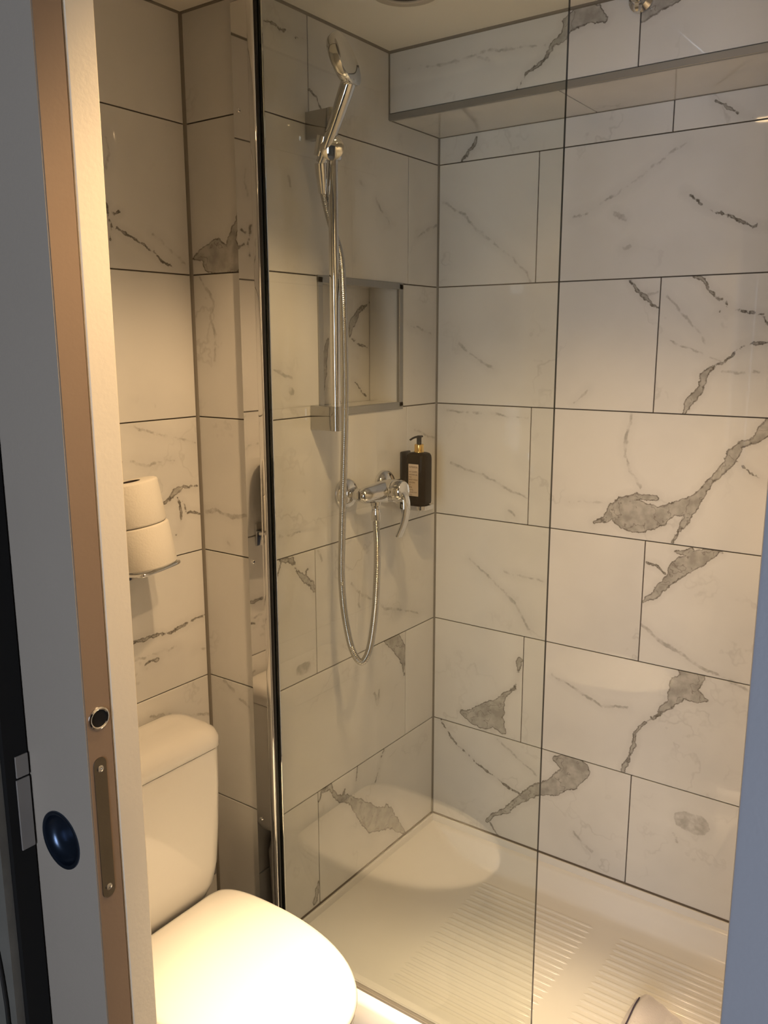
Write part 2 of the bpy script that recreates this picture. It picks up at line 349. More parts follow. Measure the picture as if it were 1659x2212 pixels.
# measured marble veins: wall, dark (1) or faint (0), [(along wall, height, half width)]
VEINS = [
 ('soffit',1,[(0.3289,2.1189,0.002),(0.3495,2.1462,0.0029),(0.3766,2.1576,0.0029),(0.3978,2.1714,0.0038),(0.4134,2.1912,0.0057),(0.4331,2.2031,0.0084),(0.4451,2.2247,0.0149),(0.4741,2.2341,0.0184),(0.4965,2.2312,0.0146),(0.519,2.2183,0.0045)]),
 ('soffit',1,[(0.595,2.2079,0.0106),(0.6166,2.2179,0.014),(0.6381,2.223,0.0104),(0.6638,2.2254,0.0043)]),
 ('soffit',0,[(0.231,2.2032,0.002),(0.2653,2.186,0.002)]),
 ('soffit',0,[(0.05,2.2065,0.0016),(0.1491,2.199,0.0021),(0.2647,2.208,0.002),(0.394,2.1914,0.0014)]),
 ('back',1,[(0.1076,2.095,0.0029),(0.1015,2.0732,0.0057),(0.0873,2.0587,0.0035),(0.0635,2.0408,0.0017)]),
 ('back',1,[(0.6789,2.0904,0.0015),(0.7148,2.068,0.0024),(0.7536,2.0455,0.0011)]),
 ('back',0,[(0.0115,1.9515,0.0018),(0.0836,1.9104,0.0029),(0.1192,1.873,0.0029),(0.2017,1.8099,0.0017),(0.256,1.7675,0.0023),(0.2694,1.7417,0.0023)]),
 ('back',1,[(0.6248,1.9151,0.0025),(0.6454,1.9008,0.0025),(0.6958,1.8689,0.003),(0.7405,1.8484,0.0024),(0.7701,1.834,0.0014),(0.7986,1.8272,0.0024),(0.8413,1.8032,0.0019)]),
 ('back',0,[(0.3749,1.882,0.0016),(0.4414,1.9069,0.0021),(0.5449,1.9656,0.002),(0.6222,2.0133,0.0015)]),
 ('back',0,[(0.4755,1.8838,0.0042),(0.498,1.867,0.0031)]),
 ('back',0,[(0.5013,1.8064,0.0032),(0.514,1.8107,0.0031)]),
 ('back',1,[(0.5161,1.7356,0.0021),(0.5347,1.7104,0.0026),(0.5547,1.6965,0.0042),(0.5706,1.6767,0.0026),(0.5847,1.6692,0.0016)]),
 ('back',0,[(0.5547,1.6965,0.0021),(0.5824,1.7067,0.0016)]),
 ('back',0,[(0.0676,1.5932,0.0024),(0.1265,1.5533,0.0018),(0.1757,1.5269,0.0018)]),
 ('back',0,[(0.3942,1.4518,0.0017),(0.428,1.4862,0.0017)]),
 ('back',1,[(0.8495,1.599,0.0029),(0.8203,1.5924,0.0024),(0.7927,1.5924,0.0025),(0.7634,1.5837,0.0025),(0.7525,1.565,0.0025),(0.7314,1.551,0.0025),(0.7098,1.5397,0.0051),(0.6934,1.5193,0.0082),(0.6919,1.498,0.0062),(0.6771,1.4791,0.0083),(0.6651,1.4622,0.0083),(0.6594,1.4403,0.0031)]),
 ('back',1,[(0.6557,1.7345,0.002),(0.6829,1.7256,0.004),(0.693,1.7077,0.003),(0.7169,1.6846,0.0025),(0.7402,1.6655,0.003),(0.7755,1.659,0.0029),(0.8055,1.6517,0.0024),(0.8171,1.6315,0.0024),(0.8491,1.6037,0.0019)]),
 ('back',1,[(0.7205,1.6602,0.0015),(0.7442,1.6625,0.002)]),
 ('back',0,[(0.6028,1.6949,0.0015),(0.653,1.6427,0.002),(0.6972,1.5925,0.002)]),
 ('back',0,[(0.5936,1.609,0.0016),(0.6519,1.5835,0.0015),(0.7262,1.5559,0.0012)]),
 ('back',0,[(0.7147,1.5268,0.0015),(0.8093,1.5344,0.0015)]),
 ('back',0,[(0.0502,1.277,0.0031),(0.1389,1.2557,0.0018),(0.215,1.2259,0.0024),(0.2767,1.2042,0.0018)]),
 ('back',0,[(0.2276,1.1648,0.0036),(0.2439,1.1568,0.0024)]),
 ('back',0,[(0.0261,1.4191,0.0019),(0.2722,1.4088,0.0014)]),
 ('back',0,[(0.5397,1.4327,0.0027),(0.5276,1.3724,0.0027),(0.5275,1.3329,0.0027),(0.5431,1.2933,0.0022),(0.5706,1.2605,0.0022)]),
 ('back',1,[(0.4602,1.1624,0.0034),(0.4867,1.1737,0.0067),(0.5064,1.1977,0.0156),(0.5328,1.195,0.031),(0.5648,1.1886,0.0352),(0.5901,1.1916,0.0283),(0.6193,1.1951,0.0195),(0.6426,1.2175,0.0139),(0.685,1.2277,0.019),(0.698,1.2484,0.0116),(0.7146,1.2745,0.0063),(0.7405,1.3052,0.0072),(0.7567,1.3263,0.0082),(0.7721,1.3553,0.0122),(0.7842,1.3744,0.0071),(0.8089,1.3862,0.007),(0.8286,1.4093,0.0149),(0.8454,1.43,0.0138)]),
 ('back',1,[(0.6823,1.2068,0.0085),(0.6717,1.1762,0.0053),(0.6529,1.1408,0.0027)]),
 ('back',1,[(0.7751,1.3412,0.0015),(0.8106,1.3165,0.0018),(0.8398,1.2937,0.0015)]),
 ('back',1,[(0.5209,1.2253,0.0055),(0.562,1.2363,0.0077),(0.6068,1.241,0.0065)]),
 ('back',0,[(0.3928,1.2094,0.0017),(0.4764,1.2149,0.0017)]),
 ('back',0,[(0.1115,1.0169,0.0025),(0.1651,0.9838,0.0025),(0.2107,0.9502,0.0025),(0.2486,0.9223,0.0031),(0.2686,0.8902,0.0037),(0.294,0.8569,0.0024)]),
 ('back',0,[(0.2189,1,0.0018),(0.326,0.991,0.0018)]),
 ('back',1,[(0.5911,0.9863,0.0028),(0.6158,1.0033,0.0077),(0.6299,1.0241,0.0088),(0.6532,1.0517,0.0119),(0.6707,1.0802,0.0172),(0.6987,1.1022,0.0192),(0.7345,1.1216,0.0126),(0.7619,1.1342,0.0031)]),
 ('back',1,[(0.6629,1.1179,0.0054),(0.6923,1.1199,0.0096)]),
 ('back',1,[(0.5912,1.0804,0.002),(0.6212,1.077,0.0024),(0.6374,1.0627,0.0024)]),
 ('back',0,[(0.5925,0.9248,0.0028),(0.638,0.8944,0.0031),(0.694,0.8717,0.0027),(0.7543,0.843,0.0027),(0.8114,0.8338,0.0021)]),
 ('back',1,[(0.2702,0.7601,0.0087),(0.2675,0.7175,0.0031),(0.2602,0.6854,0.0037),(0.2387,0.6627,0.0038),(0.2196,0.6391,0.0101),(0.2006,0.603,0.0255),(0.1623,0.5708,0.031),(0.1344,0.5633,0.0195),(0.0967,0.5701,0.0066)]),
 ('back',1,[(0.2101,0.57,0.0204),(0.225,0.5495,0.0102)]),
 ('back',1,[(0.6967,0.8318,0.011),(0.7231,0.8218,0.0218),(0.6952,0.7884,0.0264),(0.6729,0.7438,0.01),(0.6439,0.7087,0.0045),(0.6149,0.6791,0.0034),(0.5926,0.6447,0.0029),(0.5899,0.6092,0.0046),(0.5779,0.5719,0.0046),(0.569,0.5377,0.007)]),
 ('back',1,[(0.704,0.787,0.0198),(0.7347,0.7761,0.0131),(0.755,0.7731,0.0043)]),
 ('back',0,[(0.3655,0.7471,0.0022),(0.4243,0.723,0.0021),(0.5004,0.6931,0.0029),(0.5704,0.7064,0.0023)]),
 ('back',0,[(0.8005,0.8312,0.0016),(0.8445,0.8195,0.0021)]),
 ('back',1,[(0.1861,0.2616,0.0053),(0.2062,0.2887,0.0052),(0.249,0.3192,0.0077),(0.286,0.364,0.0089),(0.3237,0.4013,0.0138),(0.3781,0.4313,0.0198),(0.4239,0.4714,0.0268),(0.4445,0.5016,0.029),(0.4131,0.5104,0.0195),(0.3841,0.5135,0.0074)]),
 ('back',1,[(0.0233,0.5306,0.002),(0.0599,0.482,0.0029),(0.1235,0.4406,0.0024),(0.2001,0.4061,0.0023),(0.2856,0.3764,0.0028)]),
 ('back',0,[(0.2101,0.5206,0.0019),(0.2694,0.4844,0.0019),(0.3343,0.4484,0.0019)]),
 ('back',1,[(0.1937,0.257,0.002),(0.221,0.2307,0.0024)]),
 ('back',0,[(0.724,0.4537,0.0225),(0.7572,0.4507,0.0246)]),
 ('back',0,[(0.445,0.3177,0.0018),(0.4982,0.2834,0.0024)]),
 ('back',0,[(0.7011,0.4106,0.0023),(0.7102,0.3913,0.0034)]),
 ('left',1,[(-0.6277,1.1316,0.002),(-0.6115,1.1261,0.0051),(-0.5933,1.1243,0.0051),(-0.5833,1.1031,0.0036),(-0.5668,1.0833,0.0052),(-0.5482,1.0693,0.0084),(-0.5293,1.054,0.0064),(-0.5151,1.0341,0.0043)]),
 ('left',1,[(-0.5412,1.0906,0.0026),(-0.5481,1.0715,0.0042)]),
 ('left',0,[(-0.5738,0.8623,0.0127),(-0.5513,0.8583,0.0128)]),
 ('left',1,[(-0.6278,1.1295,0.0015),(-0.6438,1.0987,0.0012)]),
 ('left',0,[(-0.5027,1.1293,0.0019),(-0.4883,1.1054,0.0021)]),
 ('left',0,[(-0.3795,1.0198,0.0017),(-0.3463,0.9894,0.0023),(-0.3003,0.9624,0.0023),(-0.2319,0.9189,0.003),(-0.0804,0.8674,0.0015)]),
 ('left',0,[(-0.3463,0.9954,0.0017),(-0.3487,0.9542,0.0017)]),
 ('left',1,[(-0.2383,0.8285,0.0048),(-0.1874,0.8108,0.021),(-0.1655,0.7847,0.0162),(-0.1521,0.7462,0.0063),(-0.1519,0.7102,0.0038)]),
 ('left',1,[(-0.5009,0.5258,0.0045),(-0.4707,0.5231,0.0068),(-0.4496,0.4871,0.0058),(-0.4221,0.4666,0.0093),(-0.3823,0.4401,0.0107),(-0.3414,0.3969,0.0218),(-0.2927,0.3449,0.0322),(-0.2329,0.3196,0.0279),(-0.2329,0.3571,0.0063)]),
 ('left',1,[(-0.4239,0.4687,0.0047),(-0.4141,0.4884,0.0035)]),
 ('left',1,[(-0.2109,0.3032,0.0179),(-0.1726,0.2614,0.0117),(-0.1447,0.2315,0.0039)]),
 ('left',1,[(-0.5009,0.5258,0.0017),(-0.5173,0.5003,0.0015)]),
 ('left',1,[(-0.3577,0.5313,0.0018),(-0.3764,0.449,0.0018)]),
 ('left',1,[(-0.2454,0.5271,0.0019),(-0.2836,0.454,0.0015)]),
 ('left',1,[(-0.5226,0.2965,0.0017),(-0.5307,0.259,0.0057),(-0.5364,0.2444,0.0069)]),
 ('left',0,[(-0.5851,1.4952,0.0069),(-0.5779,1.491,0.0059)]),
 ('left',0,[(-0.6366,1.5395,0.0014),(-0.5797,1.5234,0.002)]),
 ('left',0,[(-0.3349,1.9503,0.0021),(-0.3193,1.9435,0.0021)]),
 ('left',0,[(-0.2747,1.9252,0.0013),(-0.249,1.9006,0.0016),(-0.2188,1.8757,0.002)]),
 ('left',0,[(-0.0981,1.8575,0.0023),(-0.0534,1.8753,0.0029),(-0.0074,1.8948,0.0024)]),
 ('left',0,[(-0.5729,1.93,0.0038),(-0.5692,1.9126,0.0028)]),
 ('left',0,[(-0.2636,0.7048,0.0036),(-0.2741,0.6698,0.0036),(-0.2882,0.7006,0.0036)]),
 ('left',0,[(-0.6288,1.1834,0.0015),(-0.5606,1.1812,0.0015)]),
 ('left',1,[(-0.6427,2.2013,0.0013),(-0.6104,2.202,0.0016),(-0.5906,2.1983,0.0027),(-0.5674,2.2037,0.0018)]),
 ('left',1,[(-0.5441,2.198,0.0023),(-0.5142,2.2033,0.0024)]),
 ('left',1,[(-0.5068,2.1078,0.0014),(-0.4819,2.098,0.0019),(-0.4688,2.0818,0.002)]),
 ('left',0,[(-0.106,1.3705,0.0018),(-0.0036,1.3431,0.0019)]),
 ('left',0,[(-0.1402,1.6415,0.0017),(-0.0316,1.6196,0.0018)]),
 ('niche',1,[(-0.1481,1.712,0.0024),(-0.1839,1.6901,0.0023),(-0.2188,1.6743,0.0046),(-0.2362,1.6536,0.0092),(-0.2534,1.6297,0.0069),(-0.2556,1.6095,0.0029),(-0.2256,1.5925,0.0023),(-0.1849,1.582,0.0024)]),
 ('niche',1,[(-0.244,1.5035,0.0014),(-0.186,1.4577,0.0014)]),
 ('niche',1,[(-0.3408,1.6015,0.0033),(-0.3504,1.5633,0.0089),(-0.3564,1.5305,0.0078),(-0.361,1.4866,0.0067)]),
 ('far',0,[(-0.861,1.9795,0.0018),(-0.8558,1.9531,0.0027),(-0.8619,1.928,0.0027)]),
 ('far',1,[(-0.8705,1.8579,0.0018),(-0.8681,1.848,0.0027),(-0.8617,1.8206,0.0022),(-0.866,1.7927,0.0018)]),
 ('far',1,[(-0.8648,1.8365,0.0013),(-0.8403,1.847,0.0016)]),
 ('far',1,[(-0.8516,1.8131,0.0014),(-0.8236,1.8063,0.0018),(-0.7842,1.7869,0.0021),(-0.743,1.7675,0.0019),(-0.7137,1.7493,0.0015)]),
 ('far',0,[(-0.7602,1.8133,0.0019),(-0.6778,1.7602,0.0015)]),
 ('far',0,[(-0.8692,1.3588,0.0019),(-0.8105,1.3453,0.0024),(-0.7346,1.3456,0.0015)]),
 ('far',0,[(-0.8569,1.4323,0.0019),(-0.7878,1.4104,0.0015),(-0.6678,1.3796,0.0021)]),
 ('far',1,[(-0.7984,1.2566,0.0015),(-0.7721,1.2586,0.002),(-0.754,1.2639,0.005),(-0.7339,1.2753,0.0071),(-0.7149,1.286,0.0025),(-0.6708,1.2831,0.0021)]),
 ('far',1,[(-0.7309,1.2605,0.002),(-0.722,1.2363,0.0022),(-0.7243,1.1992,0.0015),(-0.7398,1.1832,0.002)]),
 ('far',1,[(-0.7171,1.2501,0.0015),(-0.7038,1.2292,0.0021),(-0.665,1.2155,0.0019)]),
 ('far',1,[(-0.8709,0.9706,0.0034),(-0.8418,0.9693,0.0035),(-0.8144,0.9686,0.003),(-0.7734,0.9664,0.0036),(-0.7495,0.9672,0.0031),(-0.7097,0.9747,0.0021),(-0.6661,0.9762,0.0021)]),
 ('far',1,[(-0.8408,0.9121,0.003),(-0.8091,0.9148,0.0041)]),
 ('far',0,[(-0.8664,0.9318,0.002),(-0.7521,0.9265,0.0021)]),
 ('far',0,[(-0.8368,0.7892,0.0025),(-0.6668,0.7333,0.0027)]),
 ('far',0,[(-0.7029,0.9027,0.0016),(-0.6677,0.8977,0.0016)]),
 ('ret',1,[(-0.194,1.7712,0.0039),(-0.1751,1.7767,0.0117),(-0.1301,1.7806,0.0251),(-0.101,1.7632,0.0249),(-0.0769,1.7619,0.0228),(-0.0843,1.7997,0.0123),(-0.0682,1.8283,0.0085),(-0.0604,1.8536,0.0037)]),
 ('ret',1,[(-0.1509,1.7575,0.0156),(-0.0855,1.7504,0.0114)]),
 ('ret',0,[(-0.1836,1.7317,0.002),(-0.1542,1.7029,0.0025),(-0.1428,1.6816,0.0024),(-0.1544,1.6513,0.0025),(-0.1398,1.6126,0.0025),(-0.147,1.5602,0.0022)]),
 ('ret',0,[(-0.1935,1.2238,0.0037),(-0.156,1.2281,0.0026),(-0.1143,1.2214,0.0036),(-0.0575,1.2281,0.0035)]),
 ('ret',0,[(-0.1247,1.1604,0.0031),(-0.1206,1.1546,0.0031)]),
 ('ret',0,[(-0.1559,0.8274,0.0027),(-0.1252,0.8088,0.0037)]),
 ('ret',0,[(-0.105,0.7946,0.0032),(-0.0776,0.7835,0.0026)]),
]

# ------------------------------------------------------------------ tiles
_tile_mesh = {}
_tile_count = [0]
def tile(parent, axis, face, sign, u0, u1, z0, z1, wall=None, horizontal=False, name='tile', veins=True):
    """one tile. axis: 0 = wall plane x = face, 1 = plane y = face, 2 = horizontal plane z = face (u = x, z0..z1 = y range).
    sign: direction the glazed face looks."""
    a0, a1, b0, b1 = u0 + G / 2, u1 - G / 2, z0 + G / 2, z1 - G / 2
    w, h = round(a1 - a0, 4), round(b1 - b0, 4)
    key = (axis, w, h)
    if key not in _tile_mesh:
        bm = MB()
        hw = {0: (T, w, h), 1: (w, T, h), 2: (w, h, T)}[axis]
        bm.box([-v / 2 for v in hw], [v / 2 for v in hw], bevel=0.0007, seg=1)
        me = bpy.data.meshes.new('tile'); bm.bm.to_mesh(me); bm.bm.free()
        me.materials.append(PLAIN[0])
        _tile_mesh[key] = me
    o = bpy.data.objects.new(name, _tile_mesh[key]); COL.objects.link(o)
    cu, cz, cf = (a0 + a1) / 2, (b0 + b1) / 2, face - sign * T / 2
    o.location = {0: (cf, cu, cz), 1: (cu, cf, cz), 2: (cu, cz, cf)}[axis]
    o.parent = parent
    strong, faint = [], []
    if wall:
        for wl, k, pl in VEINS:
            if wl != wall: continue
            mu = sum(p[0] for p in pl) / len(pl); mz = sum(p[1] for p in pl) / len(pl)
            if u0 <= mu < u1 and z0 <= mz < z1:
                loc = [((0, p[0] - cu, p[1] - cz) if axis == 0 else (p[0] - cu, 0, p[1] - cz)) + (p[2],) for p in pl]
                (strong if k else faint).append(loc)
    _tile_count[0] += 1
    mat = marble('marble_%s_%d' % (wall, _tile_count[0]), strong, faint, _tile_count[0] * .91) if strong or faint else PLAIN[_tile_count[0] % 4]
    o.material_slots[0].link = 'OBJECT'; o.material_slots[0].material = mat
    return o

def row_tiles(parent, axis, face, sign, lo, hi, joints, z0, z1, wall=None):
    e = [lo] + sorted(j for j in joints if lo < j < hi) + [hi]
    for a, b in zip(e[:-1], e[1:]): tile(parent, axis, face, sign, a, b, z0, z1, wall)

# ------------------------------------------------------------------ the setting
S = 0.10
# back wall (long wall of the shower)
wall_back = structure(MB().box((0, T, 0), (XR + S, T + S, CEIL)).build('wall_back', M['grout'], smooth=0))
even, odd = [0.588, 1.192], [0.281, 0.885]
zs = ROW + [0.0]
row_tiles(wall_back, 1, 0, -1, 0, XR, [0.594, 1.198], ROW[0], 2.105, 'back')
for i in range(6): row_tiles(wall_back, 1, 0, -1, 0, XR, odd if i % 2 == 0 else even, ROW[i + 1], ROW[i], 'back')

# left block: shower wall with niche (x = 0) and the short return wall (y = YB)
NY0, NY1, NZ0, NZ1, ND = -0.487, -0.166, 1.437, 1.737, 0.095
mb = MB()
x0, x1 = XA - S, -T
y0 = YB + T
mb.box((x0, y0, 0), (x1, T + S, NZ0)); mb.box((x0, y0, NZ1), (x1, T + S, CEIL))
mb.box((x0, y0, NZ0), (x1, NY0, NZ1)); mb.box((x0, NY1, NZ0), (x1, T + S, NZ1)); mb.box((x0, NY0, NZ0), (-ND - T, NY1, NZ1))
wall_left = structure(mb.build('wall_left', M['grout'], smooth=0))
def lrow(z0, z1, joints): row_tiles(wall_left, 0, 0, 1, YB, 0, joints, z0, z1, 'left')
lrow(ROW[0], CEIL, [-0.508]); lrow(ROW[1], ROW[0], [-0.137])
tile(wall_left, 0, 0, 1, YB, NY0, ROW[2], ROW[1], 'left'); tile(wall_left, 0, 0, 1, NY1, 0, ROW[2], ROW[1], 'left')
lrow(ROW[3], ROW[2], [-0.141]); lrow(ROW[4], ROW[3], [-0.513]); lrow(ROW[5], ROW[4], [-0.143]); lrow(ROW[6], ROW[5], [-0.518])
zr = [CEIL] + ROW + [0.0]
for i in range(len(zr) - 1): tile(wall_left, 1, YB, -1, XA, -T, zr[i + 1], zr[i], 'ret')
# niche lining
tile(wall_left, 0, -ND, 1, NY0, NY1, NZ0, NZ1, 'niche', name='niche_tile')
tile(wall_left, 1, NY1 - T * 2, -1, -ND, -.001, NZ0 + T, NZ1 - T, name='niche_tile')
tile(wall_left, 1, NY0 + T * 2, 1, -ND, -.001, NZ0 + T, NZ1 - T, name='niche_tile')
tile(wall_left, 2, NZ0 + .012, 1, -ND, -.001, NY0 + T, NY1 - T, name='niche_tile')
tile(wall_left, 2, NZ1 - .008, -1, -ND, -.001, NY0 + T, NY1 - T, name='niche_tile')
fr = MB(); w = 0.013
fr.box((-.006, NY0 - .004, NZ1 - w), (.003, NY1 + .004, NZ1 + .003), .001, 1)
fr.box((-.006, NY0 - .004, NZ0 - .006), (.003, NY1 + .004, NZ0 + w - .001), .001, 1)
fr.box((-.006, NY0 - .004, NZ0), (.003, NY0 + w, NZ1), .001, 1)
fr.box((-.006, NY1 - w, NZ0), (.003, NY1 + .004, NZ1), .001, 1)
fr.build('niche_frame', M['trim'], wall_left)

# wall behind the toilet
wall_toilet = structure(MB().box((XA - T - S, YF - .3, 0), (XA - T, YB, CEIL)).build('wall_toilet', M['grout'], smooth=0))
for i in range(len(zr) - 1): row_tiles(wall_toilet, 0, XA, 1, YF - .02, YB, [-1.24 if i % 2 else -0.94 - .3], zr[i + 1], zr[i], 'far')

# right-hand wall
wall_right = structure(MB().box((XR + T, YF - .3, 0), (XR + T + S, T + S, CEIL)).build('wall_right', M['grout'], smooth=0))
for i in range(len(zr) - 1): row_tiles(wall_right, 0, XR, -1, YF, 0, [-0.6, -1.2] if i % 2 else [-0.3, -0.9], zr[i + 1], zr[i])

# ceiling with dropped soffit along the back wall
LH = 0.052
mb = MB(); mb.box((XA - S, YF - .12, CEIL), (XR + S, T + S, CEIL + .12))
ceiling = structure(mb.build('ceiling', M['ceiling'], smooth=0))
SY, SZ = -0.2195, 2.105
soffit = structure(MB().box((0.0005, SY + T, SZ + T), (XR, -.0005, CEIL)).build('wall_soffit', M['grout'], smooth=0))
tile(soffit, 1, SY, -1, 0.001, .59, SZ + .013, CEIL, 'soffit'); tile(soffit, 1, SY, -1, .59, 1.194, SZ + .013, CEIL, 'soffit')
tile(soffit, 1, SY, -1, 1.194, XR, SZ + .013, CEIL)
tile(soffit, 2, SZ, -1, 0.001, .42, SY + .004, 0); tile(soffit, 2, SZ, -1, .42, 1.024, SY + .004, 0); tile(soffit, 2, SZ, -1, 1.024, XR, SY + .004, 0)
MB().box((0.0005, SY - .002, SZ - .002), (XR, SY + .007, SZ + .0125), .001, 1).build('edge_trim', M['trim'], soffit)

# sealant in the inner corners
def seal(n, p0, p1, r, mat='silicone'):
    o = MB().tube([p0, p1], r, 8).build('trim_%d' % n, M[mat]); return structure(o)
seal(1, (0, 0, .2), (0, 0, SZ), .0042)
seal(2, (XA, YB, .0), (XA, YB, CEIL), .0055)
seal(3, (XA, YB, CEIL), (XA, YF, CEIL), .004); seal(4, (XA, YB, CEIL), (0, YB, CEIL), .004)
seal(5, (0, YB, CEIL), (0, SY, CEIL), .0045); seal(6, (0, SY, CEIL), (XR, SY, CEIL), .005)
seal(7, (0, SY, SZ), (0, SY, CEIL), .0025); seal(8, (0, 0, SZ), (XR, 0, SZ), .0016); seal(9, (0, SY, SZ), (0, 0, SZ), .0016)
seal(10, (0, 0, .228), (XR, 0, .228), .0028, 'grout'); seal(11, (0, YB, .228), (0, 0, .228), .0028, 'grout')

# entrance wall with the door opening, floors
mb = MB()
mb.box((XA - T, YF - .036, 0), (DX - .012, YF, CEIL))
mb.box((DX - .012, YF - .036, 2.10), (1.13, YF, CEIL)); mb.box((1.13, YF - .036, 0), (XR + T, YF, CEIL))
wall_front = structure(mb.build('wall_front', M['plaster'], smooth=0))
structure(MB().box((DX - .012, YF - .0355, 0), (DX, YF + .002, 2.10), .002, 1).build('trim_12', M['cream']), 'warm cream painted jamb lining between the door edge and the toilet')
structure(MB().box((1.1265, YF - .106, 0), (1.60, YF - .037, 2.25), .003, 2).build('trim_13', M['jamb']), 'blue grey door jamb at the right edge of the doorway')
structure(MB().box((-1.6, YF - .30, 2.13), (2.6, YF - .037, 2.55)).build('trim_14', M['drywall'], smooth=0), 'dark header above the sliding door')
structure(MB().box((XA, YF - .05, -.05), (XR, 0, 0)).build('floor', M['floor'], smooth=0))
structure(MB().box((-2.2, -4.6, -.052), (3.2, YF - .051, -.002)).build('floor_bedroom', M['carpet'], smooth=0))

# ------------------------------------------------------------------ downlights
def downlight(key, label):
    x, y, power = LAMPS[key]
    t = thing('downlight', label, 'downlight', (x, y, CEIL), group=None)
    # trim ring hangs 3 mm below the ceiling, baffle cone rises inside it
    MB().lathe([(.0455, 0.0), (.0455, -.003), (.048, -.0045), (.066, -.003), (.069, 0.0)], (x, y, CEIL), (0, 0, 1), 40, False, False).build('trim_ring', M['white_trim'], t)
    MB().lathe([(.0455, -.0005), (.040, -.0008), (.030, -.001)], (x, y, CEIL), (0, 0, 1), 40, False, False).build('baffle', M['baffle'], t)
    MB().lathe([(.030, -.0012), (.018, -.0022), (.0, -.0026)], (x, y, CEIL), (0, 0, 1), 32, False, False).build('lens', lens_mat(power * 0.9 if power else 0.0), t)
    if power:
        d = bpy.data.lights.new('lamp', 'SPOT'); d.energy = power; d.color = LAMP_COLOR
        d.spot_size = math.radians(120); d.spot_blend = 0.40; d.shadow_soft_size = 0.022
        o = bpy.data.objects.new('lamp', d); COL.objects.link(o); o.parent = t; o.location = (0, 0, -0.03)
        # the reflector's bright central beam
        if key != 'toilet': return t
        d = bpy.data.lights.new('beam', 'SPOT'); d.energy = power * 14.0; d.color = (1.0, 0.74, 0.46)
        d.spot_size = math.radians(43); d.spot_blend = 1.0; d.shadow_soft_size = 0.022
        o = bpy.data.objects.new('beam', d); COL.objects.link(o); o.parent = t; o.location = (0, 0, -0.03)
    return t
downlight('shower', 'unlit round ceiling downlight above the shower, half cut by the picture top')
downlight('toilet', 'lit ceiling downlight above the toilet seat')
downlight('entrance', 'lit ceiling downlight near the doorway')

# ------------------------------------------------------------------ shower tray
def make_tray():
    t = thing('shower_tray', 'low white shower tray with raised kerb under the glass screen', 'shower tray', (0.6, -.35, .1))
    X0, X1, Y0, Y1 = 0.001, XR - .001, -0.697, -0.001
    def loop(i, z, r=.03):
        (a, b, c, d) = i
        return rrect((X0 + a + X1 - b) / 2, (Y0 + c + Y1 - d) / 2, z, (X1 - b - X0 - a) / 2, (Y1 - d - Y0 - c) / 2, r, 6)
    # insets: left, right, front, back
    L = [loop((0, 0, 0.012, 0), .110, .004), loop((0, 0, 0.0, 0), .118, .004), loop((0, 0, 0, 0), .198, .004), loop((.003, .003, .006, .003), .2045, .004), loop((.003, .003, .030, .003), .2065, .004),
         loop((.006, .006, .046, .006), .2055, .006), loop((.012, .012, .051, .014), .2035, .010), loop((.030, .022, .056, .0175), .196, .012), loop((.070, .030, .063, .026), .172, .016), loop((.12, .036, .070, .036), .149, .022), loop((.155, .042, .075, .042), .1425, .026), loop((.175, .052, .085, .050), .1405, .03), loop((.20, .07, .10, .066), .140, .03)]
    mb = MB(); mb.rings(L, False, True)
    mb.build('basin', M['tray'], t, 50)
    # upstand under the tiles
    mb = MB(); mb.box((X0, -.0065, .199), (X1, -.0006, .2262), .001, 1); mb.box((X0, YB + .03, .199), (X0 + .0065, -.0006, .2262), .001, 1); mb.build('upstand', M['tray'], t)
    MB().box((X0, Y0 + .022, 0), (X1, Y0 + .034, .112)).build('plinth', PLAIN[1], t, 0)
    me = None
    for g0, g1 in ((.225, .548), (.612, .985)):
        me = None
        for k in range(21):
            y = -.100 - .0222 * k
            if y < -.575: break
            if me is None:
                b = MB(); n = 7
                prof = [(.0052 * math.cos(math.pi * j / (n - 1)), .0024 * math.sin(math.pi * j / (n - 1))) for j in range(n)]
                def lp(x, s): return [(x, py * s, pz * s + .0) for py, pz in prof]
                hl = (g1 - g0) / 2
                b.rings([lp(-hl, .05), lp(-hl + .01, 1), lp(hl - .01, 1), lp(hl, .05)], True, True)
                bmesh.ops.recalc_face_normals(b.bm, faces=b.bm.faces[:])
                me = bpy.data.meshes.new('rib'); b.bm.to_mesh(me); b.bm.free(); me.materials.append(M['tray'])
                for p in me.polygons: p.use_smooth = True
                me.set_sharp_from_angle(angle=math.radians(60))
            o = bpy.data.objects.new('rib', me); COL.objects.link(o); o.parent = t
            o.location = Vector(((g0 + g1) / 2, y, .1399)) - t.location
    d = MB().lathe([(.045, 0), (.045, .003), (.03, .005), (0, .0055)], (1.12, -.35, .1401), (0, 0, 1), 32).build('drain_cover', M['chrome'], t)
make_tray()

